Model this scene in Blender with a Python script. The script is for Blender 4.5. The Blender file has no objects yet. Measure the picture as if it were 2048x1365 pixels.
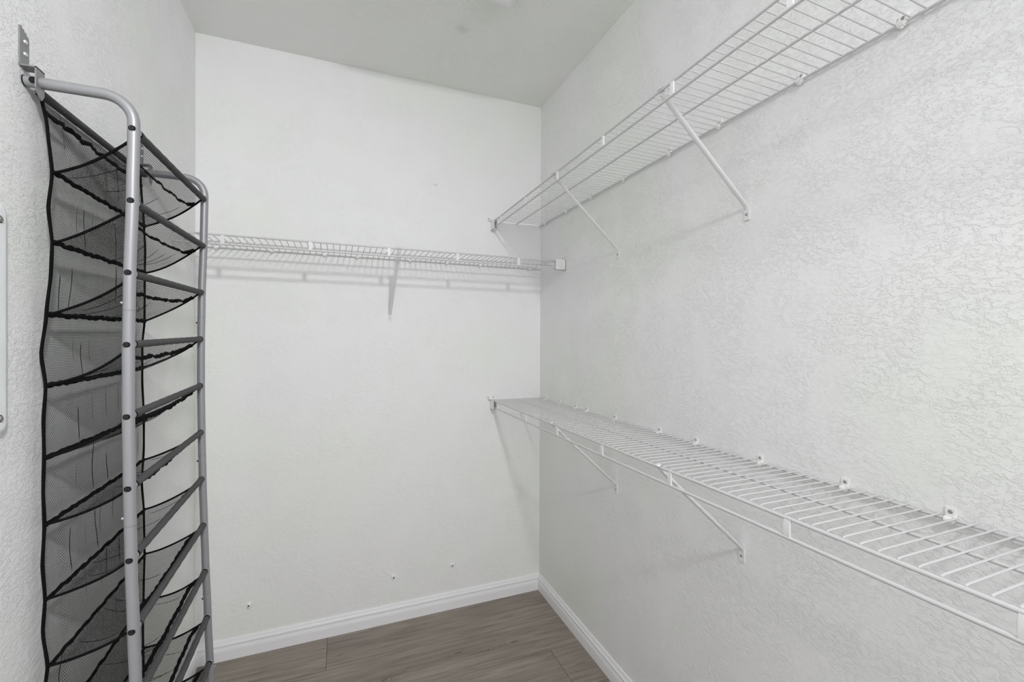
import bpy, bmesh, math, random
from mathutils import Vector, Matrix
random.seed(7)
SC = bpy.context.scene
COL = SC.collection

# ------------------------------------------------------------------ camera
F_PX, YAW, PITCH, ROLL, CAM_Z = 876.87, 0.376627, -0.0036307, 0.0038116, 1.42088
XL, XR, YB, YF, CH = -0.5762, 1.0682, 2.2654, -0.95, 2.74
cam = bpy.data.cameras.new('camera')
cam.sensor_width = 36.0
cam.lens = F_PX / 2048.0 * 36.0
cam.clip_start = 0.02
cam_o = bpy.data.objects.new('camera', cam)
COL.objects.link(cam_o)
fw = Vector((math.sin(YAW)*math.cos(PITCH), math.cos(YAW)*math.cos(PITCH), math.sin(PITCH)))
rt = Vector((math.cos(YAW), -math.sin(YAW), 0))
up = rt.cross(fw)
r2 = rt*math.cos(ROLL) + up*math.sin(ROLL)
u2 = -rt*math.sin(ROLL) + up*math.cos(ROLL)
M = Matrix((r2, u2, -fw)).transposed().to_4x4()
M.translation = Vector((0, 0, CAM_Z))
cam_o.matrix_world = M
SC.camera = cam_o

# ------------------------------------------------------------------ world, light, exposure
w = bpy.data.worlds.new('world')
SC.world = w
w.use_nodes = True
w.node_tree.nodes['Background'].inputs[0].default_value = (0.965, 0.975, 1.01, 1)
w.node_tree.nodes['Background'].inputs[1].default_value = 1.2

def area(name, loc, target, sx, sy, power, col=(1, 1, 1)):
    l = bpy.data.lights.new(name, 'AREA')
    l.spread = math.radians(130)
    l.shape = 'RECTANGLE'; l.size = sx; l.size_y = sy; l.energy = power; l.color = col
    o = bpy.data.objects.new(name, l)
    o.location = loc
    d = Vector(target) - Vector(loc)
    o.rotation_euler = d.to_track_quat('-Z', 'Y').to_euler()
    COL.objects.link(o)
    return o
area('bounce_flash_light', (0.28, -0.76, 2.64), (-0.9, 1.5, 0.6), 0.18, 0.18, 22.5, (0.985, 0.985, 1.0))  # stands for an unseen bounce flash behind the camera, not a ceiling fixture

SC.view_settings.view_transform = 'Standard'
SC.view_settings.look = 'None'
SC.view_settings.gamma = 1.0
SC.view_settings.use_curve_mapping = False
SC.view_settings.exposure = 0.0
try:
    SC.cycles.transparent_max_bounces = 32
    SC.cycles.max_bounces = 16
    SC.cycles.diffuse_bounces = 10
except Exception:
    pass

# ------------------------------------------------------------------ materials
def mat(name, col=(0.8, 0.8, 0.8), rough=0.5, metal=0.0, spec=0.5):
    m = bpy.data.materials.new(name)
    m.use_nodes = True
    b = m.node_tree.nodes['Principled BSDF']
    b.inputs['Base Color'].default_value = (*col, 1)
    b.inputs['Roughness'].default_value = rough
    b.inputs['Metallic'].default_value = metal
    b.inputs['Specular IOR Level'].default_value = spec
    return m

class NT:
    def __init__(s, m):
        s.t = m.node_tree; s.b = s.t.nodes['Principled BSDF']
    def n(s, typ, **kw):
        nd = s.t.nodes.new(typ)
        for k, v in kw.items():
            if k in nd.inputs: nd.inputs[k].default_value = v
            else: setattr(nd, k, v)
        return nd
    def l(s, a, b): s.t.links.new(a, b)
    def math(s, op, a, b=None, c=None):
        nd = s.t.nodes.new('ShaderNodeMath'); nd.operation = op
        for i, v in enumerate((a, b, c)):
            if v is None: continue
            if isinstance(v, (int, float)): nd.inputs[i].default_value = v
            else: s.l(v, nd.inputs[i])
        return nd.outputs[0]
    def ramp(s, fac, stops, interp='LINEAR'):
        nd = s.t.nodes.new('ShaderNodeValToRGB'); nd.color_ramp.interpolation = interp
        e = nd.color_ramp.elements
        while len(e) < len(stops): e.new(0.5)
        for i, (p, c) in enumerate(stops):
            e[i].position = p; e[i].color = (*c, 1) if len(c) == 3 else c
        s.l(fac, nd.inputs[0])
        return nd.outputs[0]

def paint(name, ca, cb, bump=0.35, scale=34.0, stain=None, fine=0.22, squash=1.7):
    """Painted plaster with a knock-down texture: flat islands with ragged edges."""
    m = mat(name, ca, 0.62, 0, 0.3)
    N = NT(m)
    tc = N.n('ShaderNodeTexCoord')
    big = N.n('ShaderNodeTexNoise', Scale=1.6, Detail=2.0)
    N.l(tc.outputs['Object'], big.inputs['Vector'])
    mix = N.n('ShaderNodeMix', data_type='RGBA')
    f = N.ramp(big.outputs[0], [(0.42, (0, 0, 0)), (0.62, (1, 1, 1))], 'EASE')
    N.l(f, mix.inputs[0])
    mix.inputs[6].default_value = (*ca, 1); mix.inputs[7].default_value = (*cb, 1)
    colout = mix.outputs[2]
    if stain:
        for (pos, rad, cs, amt) in stain:
            d = N.n('ShaderNodeVectorMath', operation='DISTANCE'); d.inputs[1].default_value = pos
            wob = N.n('ShaderNodeTexNoise', Scale=22.0, Detail=3.0)
            N.l(tc.outputs['Object'], wob.inputs['Vector'])
            N.l(tc.outputs['Object'], d.inputs[0])
            dd = N.math('ADD', d.outputs['Value'], N.math('MULTIPLY', N.math('SUBTRACT', wob.outputs[0], 0.5), rad*1.6))
            k = N.math('MULTIPLY', N.math('SUBTRACT', 1.0, N.math('SMOOTH_MIN', N.math('DIVIDE', dd, rad), 1.0, 0.3)), amt)
            mx = N.n('ShaderNodeMix', data_type='RGBA')
            mx.clamp_factor = True
            N.l(k, mx.inputs[0]); N.l(colout, mx.inputs[6]); mx.inputs[7].default_value = (*cs, 1)
            colout = mx.outputs[2]
    N.l(colout, N.b.inputs['Base Color'])
    n1 = N.n('ShaderNodeTexNoise', Scale=scale, Detail=5.0, Roughness=0.70, Distortion=0.25)
    n2 = N.n('ShaderNodeTexNoise', Scale=scale*3.0, Detail=2.0, Roughness=0.5)
    n3 = N.n('ShaderNodeTexNoise', Scale=9.0, Detail=1.0)
    mp = N.n('ShaderNodeMapping'); mp.inputs['Scale'].default_value = (0.75, 0.75, squash)
    N.l(tc.outputs['Object'], mp.inputs[0])
    N.l(mp.outputs[0], n1.inputs['Vector'])
    for q in (n2, n3): N.l(tc.outputs['Object'], q.inputs['Vector'])
    isl = N.ramp(n1.outputs[0], [(0.45, (0, 0, 0)), (0.56, (1, 1, 1))], 'EASE')
    msk = N.ramp(n3.outputs[0], [(0.36, (0.35, 0.35, 0.35)), (0.56, (1, 1, 1))])
    hgt = N.math('ADD', N.math('MULTIPLY', isl, msk), N.math('MULTIPLY', n2.outputs[0], fine))
    bp = N.n('ShaderNodeBump', Strength=bump, Distance=0.0019)
    N.l(hgt, bp.inputs['Height']); N.l(bp.outputs[0], N.b.inputs['Normal'])
    return m

M_WALL = paint('wall_paint', (0.855, 0.855, 0.862), (0.845, 0.86, 0.83), 0.5, 74.0, fine=0.25, squash=1.35)
M_WALLB = paint('wall_paint_smooth', (0.855, 0.855, 0.862), (0.845, 0.86, 0.83), 0.38, 50.0, fine=0.40, squash=1.1)
M_CEIL = paint('ceiling_paint', (0.855, 0.86, 0.84), (0.835, 0.855, 0.815), 0.45, 62.0, fine=0.35, squash=1.0,
               stain=[((0.487, 1.816, 2.74), 0.035, (0.46, 0.47, 0.43), 0.40), ((0.54, 1.68, 2.74), 0.09, (0.70, 0.74, 0.65), 0.35)])
M_TRIM = mat('trim_white', (0.86, 0.86, 0.875), 0.38)
M_WIRE = mat('vinyl_white', (0.60, 0.60, 0.605), 0.34)
M_BRACE = mat('brace_white', (0.78, 0.78, 0.785), 0.4)
M_PLASTIC = mat('plastic_white', (0.84, 0.84, 0.83), 0.45)
M_DARK = mat('dark_recess', (0.03, 0.03, 0.03), 0.7)
M_SCREW = mat('screw_steel', (0.42, 0.42, 0.41), 0.4, 0.8)
M_BRIGHT = mat('bright_screw', (0.75, 0.75, 0.75), 0.3, 0.6)
M_TUBE = mat('grey_metallic_paint', (0.335, 0.335, 0.35), 0.45, 0.35)
M_BRKT = mat('grey_bracket_paint', (0.27, 0.27, 0.275), 0.45, 0.35)
M_BOLT = mat('black_bolt', (0.007, 0.007, 0.008), 0.55, 0, 0.25)
M_SOCK = mat('socket_edge', (0.06, 0.06, 0.062), 0.4, 0.3)
M_BAND = mat('black_webbing', (0.006, 0.006, 0.0065), 0.9, 0, 0.1)
M_PANEL = mat('panel_enamel', (0.83, 0.86, 0.86), 0.35)
M_SUB = mat('floor_underlay', (0.03, 0.025, 0.02), 0.9)
M_LENS = mat('diffuser_acrylic', (0.88, 0.88, 0.88), 0.3)

def net_mat(name, A, B, thr, col):
    m = mat(name, col, 0.85, 0, 0.15)
    N = NT(m)
    tc = N.n('ShaderNodeTexCoord')
    sp = N.n('ShaderNodeSeparateXYZ'); N.l(tc.outputs['UV'], sp.inputs[0])
    # hexagonal net: three plane waves 120 degrees apart, open where their sum is high
    ax = N.math('MULTIPLY', sp.outputs[0], 2*math.pi/A)
    by = N.math('MULTIPLY', sp.outputs[1], 2*math.pi/B)
    a = N.math('COSINE', N.math('MULTIPLY', by, 1.0))
    b = N.math('COSINE', N.math('ADD', N.math('MULTIPLY', by, 0.5), N.math('MULTIPLY', ax, 0.866)))
    c = N.math('COSINE', N.math('SUBTRACT', N.math('MULTIPLY', by, 0.5), N.math('MULTIPLY', ax, 0.866)))
    h = N.math('GREATER_THAN', N.math('ADD', a, N.math('ADD', b, c)), thr)
    tr = N.n('ShaderNodeBsdfTransparent')
    ms = N.n('ShaderNodeMixShader')
    out = N.t.nodes['Material Output']
    N.l(h, ms.inputs[0]); N.l(N.b.outputs[0], ms.inputs[1]); N.l(tr.outputs[0], ms.inputs[2])
    N.l(ms.outputs[0], out.inputs['Surface'])
    return m
M_NET = net_mat('black_net', 0.0031, 0.0036, -0.80, (0.010, 0.010, 0.011))
M_NETSH = net_mat('black_net_shelf', 0.0030, 0.0034, -0.55, (0.010, 0.010, 0.011))

def sleeve_mat():
    m = mat('net_sleeve', (0.05, 0.05, 0.05), 0.8, 0, 0.2)
    N = NT(m)
    tc = N.n('ShaderNodeTexCoord')
    sp = N.n('ShaderNodeSeparateXYZ'); N.l(tc.outputs['UV'], sp.inputs[0])
    a = N.math('COSINE', N.math('MULTIPLY', sp.outputs[0], 2*math.pi/0.0052))
    b = N.math('COSINE', N.math('MULTIPLY', sp.outputs[1], 2*math.pi/0.0052))
    h = N.math('GREATER_THAN', N.math('MULTIPLY', a, b), 0.05)
    c = N.ramp(h, [(0.0, (0.018, 0.018, 0.019)), (1.0, (0.16, 0.16, 0.165))])
    N.l(c, N.b.inputs['Base Color'])
    return m
M_SLEEVE = sleeve_mat()

def wood_mat():
    m = mat('wood_plank', (0.15, 0.13, 0.11), 0.42, 0, 0.4)
    N = NT(m)
    tc = N.n('ShaderNodeTexCoord'); oi = N.n('ShaderNodeObjectInfo')
    off = N.n('ShaderNodeCombineXYZ')
    N.l(N.math('MULTIPLY', oi.outputs['Random'], 31.0), off.inputs[0])
    N.l(N.math('MULTIPLY', oi.outputs['Random'], 17.0), off.inputs[1])
    add = N.n('ShaderNodeVectorMath', operation='ADD')
    N.l(tc.outputs['Object'], add.inputs[0]); N.l(off.outputs[0], add.inputs[1])
    def mapped(sx, sy):
        mp = N.n('ShaderNodeMapping'); mp.inputs['Scale'].default_value = (sx, sy, 1)
        N.l(add.outputs[0], mp.inputs[0]); return mp.outputs[0]
    g1 = N.n('ShaderNodeTexNoise', Scale=1.0, Detail=9.0, Roughness=0.68, Distortion=0.6)
    N.l(mapped(4.0, 60.0), g1.inputs['Vector'])
    g2 = N.n('ShaderNodeTexNoise', Scale=1.0, Detail=3.0, Roughness=0.5, Distortion=1.2)
    N.l(mapped(1.6, 11.0), g2.inputs['Vector'])
    wv = N.n('ShaderNodeTexWave', wave_type='RINGS', Scale=1.0, Distortion=5.0, Detail=3.0)
    wv.inputs['Detail Scale'].default_value = 1.6
    N.l(mapped(1.0, 9.0), wv.inputs['Vector'])
    base = N.ramp(g2.outputs[0], [(0.22, (0.200, 0.167, 0.143)), (0.5, (0.255, 0.218, 0.187)), (0.80, (0.325, 0.283, 0.245))])
    gr = N.ramp(g1.outputs[0], [(0.28, (0.58, 0.57, 0.56)), (0.50, (1.0, 1.0, 1.0)), (0.75, (1.20, 1.19, 1.17))])
    mx = N.n('ShaderNodeMix', data_type='RGBA', blend_type='MULTIPLY'); mx.inputs[0].default_value = 1.0
    N.l(base, mx.inputs[6]); N.l(gr, mx.inputs[7])
    wr = N.ramp(wv.outputs[1] if len(wv.outputs) > 1 else wv.outputs[0], [(0.0, (0.72, 0.71, 0.70)), (0.35, (1.0, 1.0, 1.0)), (1.0, (1.06, 1.05, 1.05))])
    mx2 = N.n('ShaderNodeMix', data_type='RGBA', blend_type='MULTIPLY'); mx2.inputs[0].default_value = 0.28
    N.l(mx.outputs[2], mx2.inputs[6]); N.l(wr, mx2.inputs[7])
    # knots with their swirl of dark grain, at fixed spots on the planks
    geo = N.n('ShaderNodeNewGeometry')
    last = mx2.outputs[2]
    wob = N.n('ShaderNodeTexNoise', Scale=9.0, Detail=4.0)
    N.l(geo.outputs['Position'], wob.inputs['Vector'])
    for (kx, ky, rad) in ((0.775, 1.905, 0.10), (0.62, 1.90, 0.12), (0.50, 1.93, 0.14), (0.03, 1.86, 0.10), (0.18, 1.885, 0.10), (0.86, 1.94, 0.07), (-0.36, 2.13, 0.12), (0.30, 2.17, 0.13)):
        sb = N.n('ShaderNodeVectorMath', operation='SUBTRACT'); sb.inputs[1].default_value = (kx, ky, 0)
        N.l(geo.outputs['Position'], sb.inputs[0])
        sc = N.n('ShaderNodeVectorMath', operation='MULTIPLY'); sc.inputs[1].default_value = (1.0, 3.2, 0)
        N.l(sb.outputs[0], sc.inputs[0])
        ln = N.n('ShaderNodeVectorMath', operation='LENGTH'); N.l(sc.outputs[0], ln.inputs[0])
        d = N.math('ADD', ln.outputs['Value'], N.math('MULTIPLY', N.math('SUBTRACT', wob.outputs[0], 0.5), 0.16))
        fall = N.math('MAXIMUM', N.math('SUBTRACT', 1.0, N.math('DIVIDE', d, rad)), 0.0)
        rng = N.math('POWER', N.math('ABSOLUTE', N.math('SINE', N.math('MULTIPLY', d, 210.0))), 6.0)
        amt = N.math('MULTIPLY', N.math('MULTIPLY', rng, fall), 0.9)
        core = N.math('MULTIPLY', N.math('GREATER_THAN', fall, 0.90), 0.5)
        mk = N.n('ShaderNodeMix', data_type='RGBA'); mk.clamp_factor = True
        N.l(N.math('ADD', amt, core), mk.inputs[0]); N.l(last, mk.inputs[6]); mk.inputs[7].default_value = (0.085, 0.066, 0.054, 1)
        last = mk.outputs[2]
    N.l(last, N.b.inputs['Base Color'])
    bp = N.n('ShaderNodeBump', Strength=0.15, Distance=0.0006)
    N.l(g1.outputs[0], bp.inputs['Height']); N.l(bp.outputs[0], N.b.inputs['Normal'])
    return m
M_WOOD = wood_mat()

# ------------------------------------------------------------------ mesh helpers
class MB:
    def __init__(s): s.v = []; s.f = []; s.uv = {}
    def add(s, vs, fs, uvs=None):
        o = len(s.v)
        s.v += [tuple(p) for p in vs]
        s.f += [tuple(i+o for i in f) for f in fs]
        if uvs:
            for i, q in enumerate(uvs): s.uv[i+o] = q
        return s
    def box(s, a, b):
        x0, y0, z0 = a; x1, y1, z1 = b
        vs = [(x0,y0,z0),(x1,y0,z0),(x1,y1,z0),(x0,y1,z0),(x0,y0,z1),(x1,y0,z1),(x1,y1,z1),(x0,y1,z1)]
        return s.add(vs, [(3,2,1,0),(4,5,6,7),(0,1,5,4),(1,2,6,5),(2,3,7,6),(3,0,4,7)])
    def tube(s, pts, r, n=10, ref=(0, 0, 1), cap=True, wh=None, uvscale=False):
        """Swept tube; wh = per-point (half width along side axis, half height) for flat sections."""
        P = [Vector(p) for p in pts]
        vs = []; uvs = []; acc = 0
        side = None
        for i, p in enumerate(P):
            t = (P[min(i+1, len(P)-1)] - P[max(i-1, 0)]).normalized()
            if side is None:
                side = t.cross(Vector(ref))
                if side.length < 1e-4: side = t.cross(Vector((1, 0, 0)))
                side.normalize()
            else:
                side = (side - t*side.dot(t)).normalized()
            nn = side.cross(t)
            if i: acc += (P[i]-P[i-1]).length
            a, b = (r, r) if wh is None else wh[i]
            if not isinstance(r, (int, float)): a = b = r[i]
            for k in range(n):
                an = 2*math.pi*k/n
                vs.append(p + side*a*math.cos(an) + nn*b*math.sin(an))
                uvs.append((acc, an*0.008))
        fs = []
        for i in range(len(P)-1):
            for k in range(n):
                k2 = (k+1) % n
                fs.append((i*n+k, i*n+k2, (i+1)*n+k2, (i+1)*n+k))
        if cap:
            fs.append(tuple(range(n-1, -1, -1))); fs.append(tuple((len(P)-1)*n+k for k in range(n)))
        return s.add(vs, fs, uvs if uvscale else None)
    def cyl(s, c, axis, r, h, n=16, r2=None):
        a = Vector(axis).normalized(); c = Vector(c)
        return s.tube([c, c+a*h], [r, r if r2 is None else r2], n, ref=(0.3, 0.8, 0.52))
    def prism(s, prof, a, b, axis='x'):
        """closed 2-D profile extruded between a and b. axis x: profile (y,z); y: profile (x,z); z: (x,y)"""
        n = len(prof); vs = []
        for q in (a, b):
            for (u, v) in prof:
                vs.append({'x': (q, u, v), 'y': (u, q, v), 'z': (u, v, q)}[axis])
        fs = [tuple(range(n)), tuple(range(2*n-1, n-1, -1))]
        for i in range(n):
            j = (i+1) % n; fs.append((i, i+n, j+n, j))
        return s.add(vs, fs)
    def mesh(s, name, m, smooth=True, bevel=0):
        me = bpy.data.meshes.new(name)
        me.from_pydata(s.v, [], s.f)
        if s.uv:
            ul = me.uv_layers.new(name='UVMap')
            for lp in me.loops: ul.data[lp.index].uv = s.uv.get(lp.vertex_index, (0, 0))
        if not s.uv or bevel:
            bm = bmesh.new(); bm.from_mesh(me)
            if bevel:
                ed = [e for e in bm.edges if len(e.link_faces) == 2 and e.calc_face_angle(0) > 0.6]
                bmesh.ops.bevel(bm, geom=ed, offset=bevel, segments=2, affect='EDGES', clamp_overlap=True)
            bmesh.ops.recalc_face_normals(bm, faces=bm.faces)
            bm.to_mesh(me); bm.free()
        me.materials.append(m)
        if smooth:
            me.polygons.foreach_set('use_smooth', [True]*len(me.polygons))
            try: me.set_sharp_from_angle(angle=math.radians(42))
            except Exception: pass
        return me
    def obj(s, name, m, parent=None, **k):
        return link(name, s.mesh(name, m, **k), parent)

def link(name, me, parent=None, loc=(0, 0, 0)):
    o = bpy.data.objects.new(name, me)
    COL.objects.link(o); o.location = loc
    if parent: o.parent = parent
    return o
def tag(o, label, cat, group=None):
    o['label'] = label; o['category'] = cat
    if group: o['group'] = group
    return o
def thing(name, loc, rz, label, cat, group=None):
    o = link(name, None, None, loc); o.rotation_euler = (0, 0, rz)
    o.empty_display_size = 0.05
    return tag(o, label, cat, group)
def struct(o):
    o['kind'] = 'structure'; return o
def copy_tree(src, loc, label, rz=None):
    c = src.copy(); COL.objects.link(c); c.location = loc; c['label'] = label
    if rz is not None: c.rotation_euler = (0, 0, rz)
    for ch in list(src.children):
        d = ch.copy(); COL.objects.link(d); d.parent = c
        for g in list(ch.children):
            e = g.copy(); COL.objects.link(e); e.parent = d
    return c

# ------------------------------------------------------------------ room shell
T = 0.10
struct(MB().box((XL-T, YB, -0.05), (XR+T, YB+T, CH+0.05)).obj('wall_back', M_WALLB, smooth=False))
struct(MB().box((XR, YF, -0.05), (XR+T, YB, CH+0.05)).obj('wall_right', M_WALL, smooth=False))
struct(MB().box((XL-T, YF, -0.05), (XL, YB, CH+0.05)).obj('wall_left', M_WALL, smooth=False))
struct(MB().box((XL, YF, CH), (XR, YB, CH+0.05)).obj('ceiling', M_CEIL, smooth=False))
wf = MB()  # unseen front wall; its opening is placed to steer fill light onto the left wall
wf.box((XL-T, YF-T, -0.05), (0.10, YF, CH+0.05)).box((XR-0.06, YF-T, -0.05), (XR+T, YF, CH+0.05)).box((0.10, YF-T, 2.42), (XR-0.06, YF, CH+0.05))
struct(wf.obj('wall_front', M_WALL, smooth=False))

fl = struct(MB().box((XL, YF, -0.05), (XR, YB, -0.006)).obj('floor', M_SUB, smooth=False))
# floor planks: rows run along x
edges = [YB-0.008, 2.0306]
while edges[-1] > YF: edges.append(edges[-1]-0.2376)
joints = {0: [-0.047], 1: [], 2: [0.904], 3: [0.12], 4: [-0.31, 0.91], 5: [0.45], 6: [0.02], 7: [0.75], 8: [-0.2], 9: [0.5], 10: [0.1], 11: [0.8], 12: [-0.1], 13: [0.4]}
for i in range(len(edges)-1):
    y1, y0 = edges[i], max(edges[i+1], YF)
    if y1 - y0 < 0.01: continue
    xs = [XL+0.006] + joints.get(i, []) + [XR-0.006]
    for a, b in zip(xs[:-1], xs[1:]):
        g = 0.0006
        cx, cy = (a+b)/2, (y0+y1)/2
        mb = MB().box((a+g-cx, y0+g-cy, -0.006), (b-g-cx, y1-g-cy, 0.0))
        o = link('plank', mb.mesh('plank', M_WOOD, smooth=False, bevel=0.0008), fl, (cx, cy, 0))

# baseboards
BH, BT = 0.0877, 0.0132
PROF = [(0, 0), (BT, 0), (BT, 0.040), (BT-0.0010, 0.047), (BT-0.0036, 0.056), (BT-0.0040, 0.0630), (BT-0.0010, 0.0650), (BT-0.0010, 0.0690),
        (BT-0.0048, 0.0700), (BT-0.0048, 0.0740), (BT-0.0062, 0.0760), (BT-0.0070, 0.0820), (0.0040, BH), (0, BH)]
def base(name, fa, fb):
    n = len(PROF); vs = []
    for fn in (fa, fb): vs += [fn(d, z) for d, z in PROF]
    fs = [tuple(range(n)), tuple(range(2*n-1, n-1, -1))] + [(i, i+n, (i+1) % n+n, (i+1) % n) for i in range(n)]
    m = MB().add(vs, fs)
    return struct(m.obj(name, M_TRIM, smooth=False))
base('baseboard_back', lambda d, z: (XL+d, YB-d, z), lambda d, z: (XR-d, YB-d, z))
base('baseboard_right', lambda d, z: (XR-d, YB-d, z), lambda d, z: (XR-d, YF, z))
base('baseboard_left', lambda d, z: (XL+d, YB-d, z), lambda d, z: (XL+d, YF, z))

# ------------------------------------------------------------------ wire shelves
# local frame: x along the wall, y out from the wall, z up; origin on the wall at deck height
DEP, LIP, PITCH_W = 0.290, 0.0355, 0.02555
RAIL_R, WIRE_R = 0.0033, 0.0017
def wire_shelf(label, loc, rz, s0, s1, posts, clips, wires_phase, dz_a=0.0, dz_b=0.0, dep=DEP):
    t = thing('wire_shelf', loc, rz, label, 'shelf', 'white ventilated wire shelves')
    # the front edge is not quite parallel to the wall rail: dz_a / dz_b are its height offsets at the two ends
    def dz(q): return dz_a + (dz_b-dz_a)*(q-s0)/(s1-s0)
    def rod(name, y, z, r, k=0.0, a=s0, b=s1):
        return MB().tube([(a, y, z+k*dz(a)), ((a+b)/2, y, z+k*dz((a+b)/2)), (b, y, z+k*dz(b))], r, 10).obj(name, M_WIRE, t)
    rod('wall_rail', 0.008, 0.0, 0.0031)
    rod('middle_rail', 0.150, -0.0005, 0.0030, 0.5)
    rod('front_rail', dep, 0.0, 0.0037, 1.0)
    rod('lip_rail', dep+0.001, -LIP, 0.0037, 1.0)
    e = WIRE_R + 0.0028
    wm = MB().tube([(0, 0.003, e), (0, 0.150, e), (0, dep-0.012, e), (0, dep-0.002, e-0.0012)], WIRE_R, 6).mesh('wire', M_WIRE)
    s = s0 + wires_phase
    while s < s1-0.002:
        wo = link('wire', wm, t, (s, 0, 0)); wo.rotation_euler = (math.atan(dz(s)/dep), 0, 0); s += PITCH_W
    pm = MB().prism([(dep-0.0020, 0.001), (dep+0.0030, 0.001), (dep+0.0046, -0.010), (dep+0.0046, -LIP+0.010),
                     (dep+0.0034, -LIP-0.001), (dep-0.0016, -LIP-0.001), (dep+0.0006, -LIP+0.010), (dep+0.0006, -0.010)],
                    -0.0065, 0.0065, 'x').mesh('lip_strap', M_BRACE, bevel=0.0008)
    for q in posts: link('lip_strap', pm, t, (q, 0, dz(q)))
    cm = MB()
    cm.box((-0.0085, 0, 0.003), (0.0085, 0.0035, 0.0215))
    cm.tube([(-0.0065, 0.0085, -0.0012), (0.0065, 0.0085, -0.0012)], 0.0066, 12)
    cm.tube([(0, 0.0085, -0.006), (0, 0.0075, -0.0105)], [0.0052, 0.0030], 10)
    cm.box((-0.0095, 0, -0.004), (-0.0055, 0.012, 0.0075))
    cmesh = cm.mesh('rail_clip', M_PLASTIC, bevel=0.0010)
    sm = MB().cyl((0, 0.003, 0.0130), (0, 1, 0), 0.0043, 0.0018, 14, 0.0032).cyl((0, 0.0045, 0.0130), (0, 1, 0), 0.0018, 0.0005, 8).mesh('screw', M_SCREW)
    for q in clips:
        c = link('rail_clip', cmesh, t, (q, 0, 0))
        link('screw', sm, c)
    return t

RZ_R, RZ_B = math.pi/2, math.pi
S_NEAR = -0.25
ZU, ZLO, ZBK = 2.0645, 1.0885, 1.8185
wire_shelf('high white wire shelf along the right wall, seen from underneath', (XR, 0, ZU), RZ_R, S_NEAR, YB-0.003,
           [2.129, 1.812, 1.498, 1.187, 0.877, 0.568, 0.262, -0.045],
           [2.19, 1.95, 1.7161, 1.4737, 1.2141, 1.0001, 0.7504, 0.5392, 0.25, 0.0], 0.009, 0.0145, -0.0055)
wire_shelf('low white wire shelf along the right wall, seen from above', (XR, 0, ZLO), RZ_R, S_NEAR, YB-0.003,
           [2.1150, 1.7930, 1.4917, 1.1846, 0.8786, 0.5681, 0.2640, -0.043],
           [2.1797, 2.0209, 1.8514, 1.7552, 1.5309, 1.2603, 1.0886, 0.8577, 0.643, 0.4594, 0.22, 0.0], 0.009, 0.001, 0.001)
wire_shelf('white wire shelf across the back wall, from the shoe rack to the corner', (0, YB, ZBK), RZ_B, -(XR-0.0045), -(XL+0.003),
           [0.415, 0.108, -0.2033, -0.5092, -0.8137],
           [0.4986, 0.2835, 0.0631, -0.0825, -0.3342, -0.5225, -0.7058, -0.9974], 0.0376, -0.001, -0.001)

# diagonal braces
def brace_parts(t, hz, dep, skew=0.0):
    # foot at origin on the wall, hook at (y=dep, z=hz)
    b = MB()
    pts = [(0, 0.0030, -0.004), (0, 0.0045, 0.0035)]
    wh = [(0.0088, 0.0022), (0.0088, 0.0032)]
    n = 9
    y0, z0, y1, z1 = 0.012, 0.0115, dep-0.022, hz-0.022
    for i in range(n):
        f = i/(n-1)
        pts.append((skew*f, y0+(y1-y0)*f, z0+(z1-z0)*f))
        k = min(1, f*4)
        wh.append((0.0082, 0.0042+0.0010*k))
    pts += [(skew, dep-0.009, hz-0.0122), (skew, dep-0.004, hz-0.0085)]
    wh += [(0.0088, 0.0034), (0.0098, 0.0022)]
    b.tube(pts, 0.006, 12, ref=(0, -0.6, 0.8), wh=wh)
    b.obj('brace_arm', M_BRACE, t)
    h = MB()
    arc = [(skew, dep+0.0064*math.cos(a), hz+0.0064*math.sin(a)) for a in [math.radians(q) for q in (250, 215, 180, 140, 100, 60, 20)]]
    h.tube(arc, 0.002, 8, ref=(1, 0, 0), wh=[(0.0018, 0.0085)]*len(arc))
    h.obj('rail_hook', M_BRACE, t)
    f = MB().prism([(-0.0098, -0.0335), (0.0098, -0.0335), (0.0098, -0.002), (0.0085, 0.003), (-0.0085, 0.003), (-0.0098, -0.002)], 0.0, 0.0042, 'y')
    fo = f.obj('foot_plate', M_BRACE, t, bevel=0.0008)
    MB().cyl((0, 0.0040, -0.0170), (0, 1, 0), 0.0045, 0.0014, 14, 0.0036).obj('screw', M_SCREW, fo)
def brace(loc, rz, label, s_foot, skew, z_deck, s0, phase, dz, dep=DEP):
    # the hook sits in the gap between two wires nearest to the wanted spot
    k = round((s_foot+skew-s0-phase)/PITCH_W - 0.5)
    s_top = s0+phase+(k+0.5)*PITCH_W
    t = thing('shelf_brace', loc, rz, label, 'shelf brace', 'diagonal shelf braces')
    brace_parts(t, z_deck+dz(s_top)-loc[2], dep, s_top-s_foot)
    return t
def dz_u(q): return 0.0145 + (-0.0055-0.0145)*(q-S_NEAR)/(YB-0.003-S_NEAR)
FZ = 1.7915
RW = dict(s0=S_NEAR, phase=0.009)
brace((XR, 0.9044, FZ), RZ_R, 'white diagonal brace under the high right wall shelf, the nearer and larger one', 0.9044, 0.020, ZU, dz=dz_u, **RW)
brace((XR, 1.5170, FZ-0.003), RZ_R, 'white diagonal brace under the high right wall shelf, nearer the room corner', 1.5170, 0.012, ZU, dz=dz_u, **RW)
brace((XR, 0.9144, 0.8265), RZ_R, 'white diagonal brace under the low right wall shelf, the nearer and larger one', 0.9144, 0.004, ZLO, dz=lambda q: 0.001, **RW)
brace((XR, 1.5215, 0.8205), RZ_R, 'white diagonal brace under the low right wall shelf, nearer the room corner', 1.5215, 0.004, ZLO, dz=lambda q: 0.001, **RW)
brace((0.239, YB, 1.542), RZ_B, 'white diagonal brace under the middle of the back wall shelf', -0.239, 0.0, ZBK, -(XR-0.0045), 0.0376, lambda q: -0.001)

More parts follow.
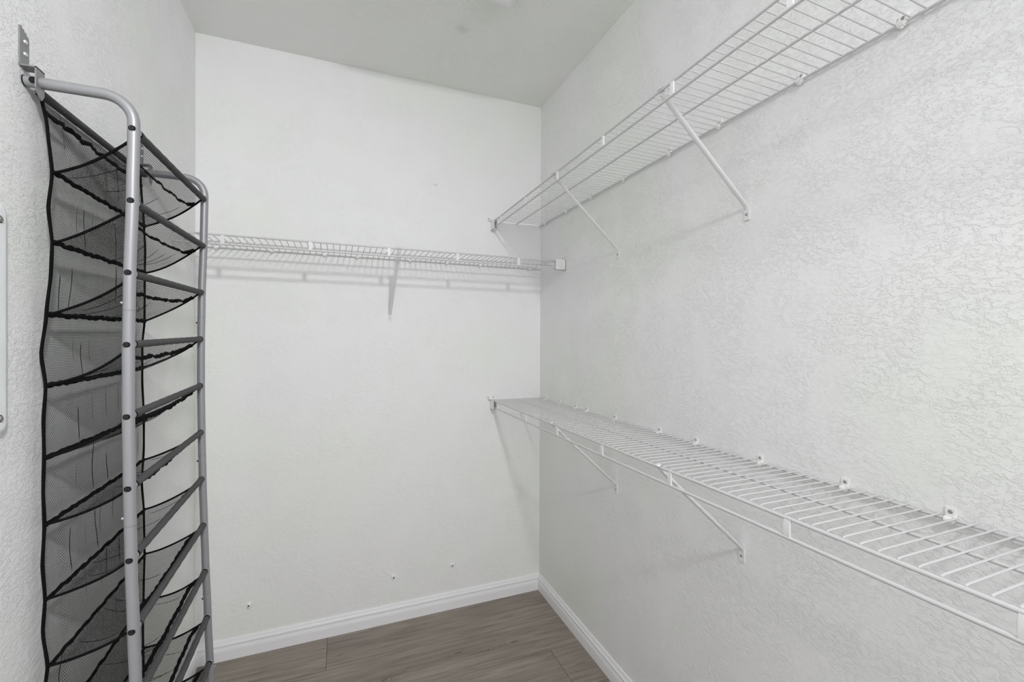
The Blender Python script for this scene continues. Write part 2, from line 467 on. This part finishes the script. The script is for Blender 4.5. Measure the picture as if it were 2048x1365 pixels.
# end brackets: sleeves that hold the two front rails against the end wall
def end_bracket(loc, rz, label, flip=1, view=1):   # view: side away from the wall, the taller cheek
    t = thing('shelf_end_bracket', loc, rz, label, 'bracket', 'shelf end brackets')
    b = MB()
    hw, dp, hh = 0.0095, 0.056, 0.054
    b.box((-hw, 0, -hh+0.008), (-hw+0.0022, dp, 0.008 if view < 0 else 0.0012))
    b.box((hw-0.0022, 0, -hh+0.008), (hw, dp, 0.008 if view > 0 else 0.0012))
    b.box((-hw, 0, -hh+0.008), (hw, dp, -hh+0.0105))
    b.box((-hw, 0, -hh+0.008), (hw, 0.003, 0.008))
    b.obj('sleeve', M_PLASTIC, t, bevel=0.0007)
    f = MB()
    f.box((-0.030 if flip > 0 else -0.014, 0, 0.006), (0.014 if flip > 0 else 0.030, 0.004, 0.026))
    f.box((-0.024 if flip > 0 else -0.012, 0, 0.0055), (0.012 if flip > 0 else 0.024, 0.020, 0.0085))
    fo = f.obj('flange', M_PLASTIC, t, bevel=0.001)
    for x in ((-0.021, 0.006) if flip > 0 else (-0.006, 0.021)):
        MB().cyl((x, 0.0035, 0.0165), (0, 1, 0), 0.0042, 0.0016, 14, 0.003).obj('screw', M_SCREW, fo)
    return t
end_bracket((XR-DEP, YB, ZU-0.006), RZ_B, 'white end bracket of the high shelf on the back wall', -1)
end_bracket((XR-DEP, YB, ZLO+0.001), RZ_B, 'white end bracket of the low shelf on the back wall', -1)
end_bracket((XR, YB-DEP, ZBK-0.001), RZ_R, 'white end bracket of the back shelf on the right wall', -1, -1)

# ------------------------------------------------------------------ shoe rack
RX, RY = XL, 1.157
rack = thing('shoe_rack', (XL, 1.43, 0.0), 0, 'tall grey tube shoe rack with black mesh shelves hanging on the left wall', 'shoe rack')
OFF = Vector((-XL, -1.43, 0))
def L(x, y, z): return (x+OFF.x, y+OFF.y, z)       # world -> rack local

def interp(tab, z):
    if z >= tab[0][0]: return tab[0][1]
    for (za, a), (zb, b) in zip(tab[:-1], tab[1:]):
        if z >= zb:
            f = (z-zb)/(za-zb)
            f = f*f*(3-2*f)*0.5 + f*0.5
            return b+(a-b)*f
    return tab[-1][1]
POLE = [(1.90, -0.403), (1.86, -0.403), (1.71, -0.4055), (1.556, -0.4100), (1.40, -0.4120), (1.25, -0.4120), (1.10, -0.4100), (0.95, -0.4073),
        (0.80, -0.4030), (0.706, -0.400), (0.5, -0.3925), (0.3, -0.385), (0.08, -0.378)]
YN, YFR = 1.157, 1.700
DZF = 0.012
def pole_x(z, far): return interp(POLE, z) - (0.0045 if far else 0.0)
RUNG_Z = [1.8602-0.1512*k for k in range(12)]
def frame(far):
    y = YFR if far else YN
    dz = DZF if far else 0.0
    zt = 1.9265+dz
    R = 0.052
    pts = []
    x0 = XL+0.003
    xp = pole_x(zt-R, far)
    for f in (0, 0.3, 0.6, 1.0): pts.append((x0+(xp-R-x0)*f, y, zt))
    for a in range(10, 91, 10):
        an = math.radians(a)
        pts.append((xp-R+R*math.sin(an), y, zt-R+R*math.cos(an)))
    z = zt-R-0.03
    while z > 0.07:
        pts.append((pole_x(z-dz, far), y, z)); z -= 0.045
    rad = 0.0108
    fo = MB().tube([L(*p) for p in pts], rad, 18, ref=(0, 1, 0)).obj('side_frame', M_TUBE, rack)
    # rubber cap on the wall end
    MB().tube([L(XL+0.001, y, zt), L(XL+0.0030, y, zt)], 0.0110, 18, ref=(0, 1, 0)).obj('end_cap', M_BOLT, fo)
    MB().tube([L(pole_x(0.07, far), y, 0.052), L(pole_x(0.07, far), y, 0.078)], 0.0122, 16, ref=(0, 1, 0)).obj('end_cap', M_BOLT, fo)
    s = 1 if far else -1
    bm = MB().cyl((0, 0, 0), (0, s, 0), 0.0066, 0.0022, 18, 0.0054).mesh('bolt', M_BOLT)
    bs = MB().tube([(0.0028*math.cos(a), s*0.0023, 0.0028*math.sin(a)) for a in [i*math.pi/5 for i in range(11)]], 0.0005, 6, ref=(0, 1, 0)).mesh('bolt_socket', M_SOCK)
    for zr in RUNG_Z:
        z = zr+dz
        link('bolt', bm, fo, L(pole_x(zr, far), y+s*(rad-0.0012), z))
        if not far: link('bolt', bs, fo, L(pole_x(zr, far), y+s*(rad-0.0012), z))
    link('bolt', bm, fo, L(XL+0.0175, y+s*(rad-0.0012), zt))
    for zj in ((1.479, 1.0247, 0.572, 0.13) if not far else (1.489, 1.039, 0.587, 0.13)):
        xj = pole_x(zj, far)
        MB().tube([L(xj, y, zj-0.0011), L(xj, y, zj+0.0011)], rad+0.0004, 18, ref=(0, 1, 0)).obj('joint_ring', M_BRKT, fo)
        zp = zj+0.016 if not far else zj-0.018
        MB().tube([L(pole_x(zp, far)-rad+0.002, y, zp), L(pole_x(zp, far)-rad-0.0035, y, zp)], [0.003, 0.0022], 10).obj('spring_pin', M_BRIGHT if not far else M_BOLT, fo)  # same pins: near ones coloured bright as glints, far ones black as if shaded
frame(False); frame(True)

def wall_bracket(y, zt):
    # strip: jagged plate on the wall, ledge, then a holed plate the tube passes through
    hw = 0.0135
    zl = zt+0.0235
    top = [(y-hw, zt+0.099), (y-hw+0.004, zt+0.101), (y-hw+0.007, zt+0.096), (y-hw+0.011, zt+0.0975), (y-hw+0.014, zt+0.0925),
           (y-hw+0.018, zt+0.094), (y-hw+0.021, zt+0.0885), (y-hw+0.024, zt+0.090), (y+hw, zt+0.086)]
    prof = [L(0, p[0], p[1]) for p in top]
    prof = [(p[1], p[2]) for p in prof] + [(y+hw+OFF.y, zl), (y-hw+OFF.y, zl)]
    b = MB().prism(prof, 0.0005, 0.0028, 'x')
    x1 = 0.0262
    b.box(L(XL+0.0005, y-hw, zl-0.0012), L(XL+x1, y+hw, zl+0.0012))
    pl = [(y-hw+OFF.y, zl+0.0012), (y+hw+OFF.y, zl+0.0012), (y+hw+OFF.y, zt-0.022), (y+hw*0.45+OFF.y, zt-0.034), (y-hw*0.1+OFF.y, zt-0.030), (y-hw+OFF.y, zt-0.016)]
    b.prism(pl, x1-0.0022, x1, 'x')
    bo = b.obj('wall_bracket', M_BRKT, rack, smooth=False)
    for zz in (zt+0.0745, zt+0.0505):
        m = MB().cyl(L(XL+0.0025, y+0.001, zz), (1, 0, 0), 0.0046, 0.0028, 16, 0.0036)
        so = m.obj('screw', M_BRIGHT, bo)
    return bo
wall_bracket(YN-0.004, 1.9265)
wall_bracket(YFR+0.002, 1.9265+DZF)

# back panel tables: z -> x of the cloth at its near and far edge
NEAR = [(1.912, -0.561), (1.85, -0.5515), (1.757, -0.5440), (1.685, -0.5500), (1.614, -0.5440), (1.5605, -0.5455), (1.467, -0.5530), (1.387, -0.5610),
        (1.3226, -0.5540), (1.25, -0.5575), (1.1755, -0.5565), (1.11, -0.5580), (1.04, -0.5560), (0.96, -0.5590), (0.887, -0.5550), (0.82, -0.5585), (0.75, -0.5510),
        (0.68, -0.558), (0.61, -0.551), (0.54, -0.557), (0.46, -0.550), (0.39, -0.556), (0.32, -0.549), (0.25, -0.556), (0.17, -0.550), (0.12, -0.555)]
FAR = [(1.912, -0.5650), (1.757, -0.5560), (1.69, -0.5530), (1.614, -0.5540), (1.467, -0.5545), (1.395, -0.5600), (1.28, -0.5600), (1.175, -0.5560), (1.08, -0.5560),
       (0.967, -0.5610), (0.887, -0.5560), (0.757, -0.5540), (0.65, -0.5560), (0.54, -0.5580), (0.30, -0.5550), (0.12, -0.555)]
BACK_Z = [1.757, 1.6145, 1.467, 1.3226, 1.1755, 1.040, 0.887, 0.750, 0.606, 0.460, 0.315, 0.170]
PY0, PY1 = 1.178, 1.668
TUCKS = [0.06, 0.19, 0.31, 0.42, 0.55, 0.66, 0.78, 0.87]
def wr(y, z):
    return 0.0030*math.sin(y*95+1.5*math.sin(z*9)) + 0.0018*math.sin(y*173+z*4+0.7)
def panel_x(t, z):
    y = PY0+(PY1-PY0)*t
    edge = min(1.0, t*12, (1-t)*12)
    seam = min(1.0, min(abs(z-b) for b in BACK_Z)/0.05)
    x = interp(NEAR, z)*(1-t) + interp(FAR, z)*t + wr(y, z)*edge*(0.35+0.65*seam)
    return max(x, XL+0.004)
def grid_obj(name, fn, nu, nv, lu, lv, m, parent, us=None):
    us = us or [i/nu for i in range(nu+1)]
    vs = []; uv = []; fs = []
    nv1 = nv+1
    for a in us:
        for j in range(nv1):
            b = j/nv
            vs.append(fn(a, b)); uv.append((a*lu, b*lv))
    for i in range(len(us)-1):
        for j in range(nv):
            fs.append((i*nv1+j, (i+1)*nv1+j, (i+1)*nv1+j+1, i*nv1+j+1))
    return MB().add(vs, fs, uv).obj(name, m, parent)
ZT, ZB = 1.905, 0.125
us = sorted(set([round(i/110, 5) for i in range(111)]))
def panel_fn(a, b):
    z = ZT+(ZB-ZT)*b
    return L(panel_x(a, z), PY0+(PY1-PY0)*a, z + DZF*0.5*a)
def panel_us():
    return us
pan = grid_obj('back_panel', panel_fn, 110, 150, PY1-PY0, ZT-ZB, M_NET, rack, us)
# creases: black strands painting in the shade of vertical folds, where the net doubles
cre = random.Random(3)
for i in range(26):
    k = i % 11
    q = cre.uniform(0.06, 0.94)
    za, zb = BACK_Z[k]-0.008, BACK_Z[k+1]+0.008
    a, b = cre.choice(((0.0, 0.6), (0.25, 1.0), (0.0, 1.0), (0.4, 1.0)))
    q1 = q; q2 = q1 + cre.uniform(-0.012, 0.012)
    pts = []
    for j in range(9):
        f = a+(b-a)*j/8
        z = za+(zb-za)*f; t = q1+(q2-q1)*(j/8)
        pts.append(L(panel_x(t, z)+0.001, PY0+(PY1-PY0)*t, z+DZF*0.5*t))
    MB().tube(pts, [0.0002]+[0.0006]*7+[0.0002], 5, ref=(0, 1, 0)).obj('crease_shade', M_BAND, pan)
# side bindings
for t0 in (0.0, 1.0):
    pts = []
    for j in range(121):
        z = ZT+0.006+(ZB-ZT-0.006)*j/120
        pts.append(L(panel_x(t0, min(z, ZT)), PY0+(PY1-PY0)*t0, z+DZF*0.5*t0))
    MB().tube(pts, 0.003, 8, ref=(1, 0, 0), wh=[(0.0042+0.0007*math.sin(j*0.9), 0.0026) for j in range(121)]).obj('edge_binding', M_BAND, pan)
# top rod with sleeve and its seam band
zr0 = 1.915
pts = [L(-0.562, 1.178+(1.682-1.178)*i/40, zr0+DZF*i/40) for i in range(41)]
tr = MB().tube([L(-0.562, YN, zr0+0.002), L(-0.562, YFR, zr0+DZF+0.002)], 0.0065, 12).obj('top_rod', M_TUBE, rack)
MB().tube(pts, 0.0082, 14, uvscale=True).obj('sleeve', M_SLEEVE, tr)
def band(pts, amp, w, th, m, parent, seed, ref=(1, 0, 0)):
    rr = random.Random(seed)
    P = []
    a1, a2 = rr.uniform(0, 6), rr.uniform(0, 6)
    for i, p in enumerate(pts):
        e = min(1, i/3, (len(pts)-1-i)/3)
        dz = amp*(0.6*math.sin(i*0.55+a1)+0.4*math.sin(i*1.25+a2))*e
        P.append((p[0]+0.3*dz, p[1], p[2]+dz))
    return MB().tube(P, w, 8, ref=ref, wh=[(w*(1+0.18*math.sin(i*1.7+a1)), th) for i in range(len(P))]).obj('seam_band', m, parent)
bp = [L(panel_x(i/60, 1.868)+0.002, PY0+(PY1-PY0)*i/60, 1.876+DZF*i/60) for i in range(61)]
band(bp, 0.0016, 0.0056, 0.0018, M_BAND, tr, 99, (1, 0, 0))

# rungs and mesh shelves
SY0, SY1 = 1.180, 1.668
for k in range(12):
    zr, zb = RUNG_Z[k], BACK_Z[k]
    xn, xf = pole_x(zr, False), pole_x(zr, True)
    def rp(y, zr=zr, xn=xn, xf=xf):
        f = (y-YN)/(YFR-YN)
        return Vector((xn+(xf-xn)*f, y, zr+DZF*f))
    rung = MB()
    rung.tube([L(*rp(YN)), L(*rp(YFR))], 0.0062, 12)
    rung.tube([L(*rp(YN+0.006)), L(*rp(YN+0.016))], [0.0100, 0.0088], 14)
    rung.tube([L(*rp(YFR-0.016)), L(*rp(YFR-0.006))], [0.0088, 0.0100], 14)
    ro = rung.obj('rung', M_TUBE, rack)
    sp = [L(*rp(YN+0.018+(YFR-YN-0.032)*i/50)) for i in range(51)]
    srad = [0.0083+0.0003*math.sin(i*1.3+k)+(0.0008 if i in (0, 1, 49, 50) else 0) for i in range(51)]
    MB().tube(sp, srad, 14, uvscale=True).obj('sleeve', M_SLEEVE, ro)
    for ya, yb in ((YN+0.017, YN+0.021), (YFR-0.018, YFR-0.013)):
        MB().tube([L(*rp(ya)), L(*rp(yb))], 0.0093, 14).obj('sleeve_hem', M_BAND, ro)
    rr = random.Random(50+k)
    ph = [rr.uniform(0, 6) for _ in range(4)]
    edge_sag = 0.010 if k < 6 else 0.013
    mid_sag = 0.016
    tilt = rr.uniform(-0.003, 0.003)
    def sh(t, s, zr=zr, zb=zb, ph=ph, xn=xn, xf=xf, edge_sag=edge_sag, mid_sag=mid_sag, rp=rp, tilt=tilt):
        y0 = SY0 + (PY0-SY0)*s; y1 = SY1+0.012*(1-s) + (PY1-SY1)*s
        y = y0+(y1-y0)*t
        A = rp(y)
        zbk = zb + DZF*0.5*t
        xb = panel_x(t, zb)+0.001
        x = A.x-0.004 + (xb-A.x+0.004)*s
        c = 4*s*(1-s)
        z = A.z-0.006 + (zbk-A.z+0.006)*s
        z -= (edge_sag + mid_sag*math.sin(math.pi*t)**0.8)*c*(1.15-0.3*s)
        z += 0.0022*c*math.sin(t*26+ph[0]+2.5*s) + 0.0012*c*math.sin(t*55+ph[1]-3*s) + tilt*c*(t-0.5)
        return L(x, y, z)
    so = grid_obj('mesh_shelf', sh, 70, 16, SY1-SY0, 0.19, M_NETSH, rack)
    for t0 in (0.0, 1.0):
        pts = [sh(t0, j/24) for j in range(25)]
        MB().tube(pts, 0.0026, 8, ref=(0, 1, 0), wh=[(0.0028, 0.0035+0.0005*math.sin(j*1.1+k)) for j in range(25)]).obj('edge_binding', M_BAND, so)
    sb = 0.19
    band([tuple(Vector(sh(0.012+0.976*i/60, sb*(0.55+0.45*min(1, i/4, (60-i)/4))))+Vector((0, 0, 0.0005))) for i in range(61)], 0.0018, 0.0056, 0.0020, M_BAND, so, k, (1, 0, 0.6))
    band([sh(i/60, 0.985) for i in range(61)], 0.0014, 0.0056, 0.0022, M_BAND, so, 20+k, (1, 0, 0))
    # creases across the shelf, their fold shade drawn as black strands
    for i in range(4):
        t0 = rr.uniform(0.08, 0.92); t1 = min(0.98, max(0.02, t0+rr.uniform(-0.10, 0.10)))
        sa, sb2 = rr.uniform(0.22, 0.4), rr.uniform(0.7, 0.97)
        pts = []
        for j in range(9):
            f = j/8
            p = Vector(sh(t0+(t1-t0)*f, sa+(sb2-sa)*f)); p.z += 0.0006
            pts.append(tuple(p))
        MB().tube(pts, [0.0002]+[0.0006]*7+[0.0002], 5).obj('crease_shade', M_BAND, so)

# ------------------------------------------------------------------ small wall things
# electrical panel cover on the left wall, at the frame's left edge
pc = thing('panel_cover', (XL, 0.916, 1.2446), 0, 'white enamelled rounded panel cover on left wall beside the shoe rack', 'panel cover')
def rrect(y0, y1, z0, z1, r, n=6):
    out = []
    for cy, cz, a0 in ((y1-r, z0+r, -90), (y1-r, z1-r, 0), (y0+r, z1-r, 90), (y0+r, z0+r, 180)):
        for i in range(n+1):
            a = math.radians(a0+90*i/n); out.append((cy+r*math.cos(a), cz+r*math.sin(a)))
    return out
HP = 0.420
rings = [(0.0, 0.0), (0.0055, 0.0), (0.0085, 0.0035), (0.0100, 0.0085), (0.0100, 0.013)]
vs = []; nr = None
for d, ins in rings:
    q = rrect(-0.18+ins, 0.180-ins, ins, HP-ins, max(0.002, 0.020-ins)); nr = len(q)
    vs += [(d, y, z) for y, z in q]
fs = [(i*nr+j, i*nr+(j+1) % nr, (i+1)*nr+(j+1) % nr, (i+1)*nr+j) for i in range(len(rings)-1) for j in range(nr)]
fs += [tuple(range(nr-1, -1, -1)), tuple((len(rings)-1)*nr+j for j in range(nr))]
cov = MB().add(vs, fs).obj('cover', M_PANEL, pc)
MB().box((0.0098, -0.14, 0.03), (0.0125, 0.135, HP-0.03)).obj('hinged_door', M_PANEL, pc, bevel=0.001)
for z in (0.030, 0.389):
    so = MB().cyl((0.0095, 0.156, z), (1, 0, 0), 0.0058, 0.003, 16, 0.0045).obj('screw', M_SCREW, cov)
    MB().cyl((0.0096, 0.156, z), (1, 0, 0), 0.0068, 0.0008, 16).obj('screw_washer', M_DARK, cov)

# plastic wall anchors low on the back wall
def anchor(x, z, label):
    t = thing('wall_anchor', (x, YB, z), RZ_B, label, 'wall anchor', 'wall anchors on the back wall')
    MB().tube([(0, 0, 0), (0, 0.006, 0.0), (0, 0.011, 0.0005), (0, 0.0125, 0.0005)], [0.0105, 0.0098, 0.0088, 0.0060], 14, ref=(0, 0, 1)).obj('body', M_PLASTIC, t)
    MB().cyl((0, 0.0120, 0.0008), (0, 1, 0), 0.0036, 0.0012, 12).obj('hole', M_DARK, t)
anchor(-0.3725, 0.2217, 'white plastic wall anchor low on back wall, nearest the shoe rack')
anchor(0.2596, 0.2242, 'white plastic wall anchor low on back wall, middle of the three')
anchor(0.5599, 0.2289, 'white plastic wall anchor low on back wall, nearest the room corner')
pt = thing('wall_clip', (0.4632, YB, 2.2215), RZ_B, 'tiny white clip left high on the bare part of the back wall', 'clip')
MB().box((-0.010, 0, -0.006), (0.006, 0.0025, 0.005)).obj('body', M_WALLB, pt, bevel=0.001)
MB().cyl((0.004, 0.0022, 0.001), (0, 1, 0), 0.0026, 0.0010, 10).obj('hole', M_SCREW, pt)
MB().box((-0.0075, 0.001, -0.005), (-0.0055, 0.0062, 0.003)).obj('prong', M_SCREW, pt)

# ceiling fixture whose corner shows at the top of the frame
cl = thing('ceiling_light', (0.35, 1.32, CH), 0, 'white square ceiling light fixture, one corner showing at the top edge', 'light')
hx = 0.285
MB().prism([(-hx, 0), (hx, 0), (hx, -0.012), (hx-0.010, -0.022), (-hx+0.010, -0.022), (-hx, -0.012)], -0.283, 0.283, 'y').obj('housing', M_TRIM, cl, smooth=False, bevel=0.002)
MB().box((-hx+0.022, -0.26, -0.034), (hx-0.022, 0.26, -0.020)).obj('diffuser', M_LENS, cl, bevel=0.006)

# tiny light scrap on the floor by the rack
cr = MB().tube([(-0.503, 2.2265, 0.0012), (-0.497, 2.2285, 0.0016), (-0.490, 2.2300, 0.0012)], 0.0011, 6).obj('wood_splinter', M_PLASTIC)
tag(cr, 'tiny pale splinter lying on the floor beside the rack foot', 'splinter')
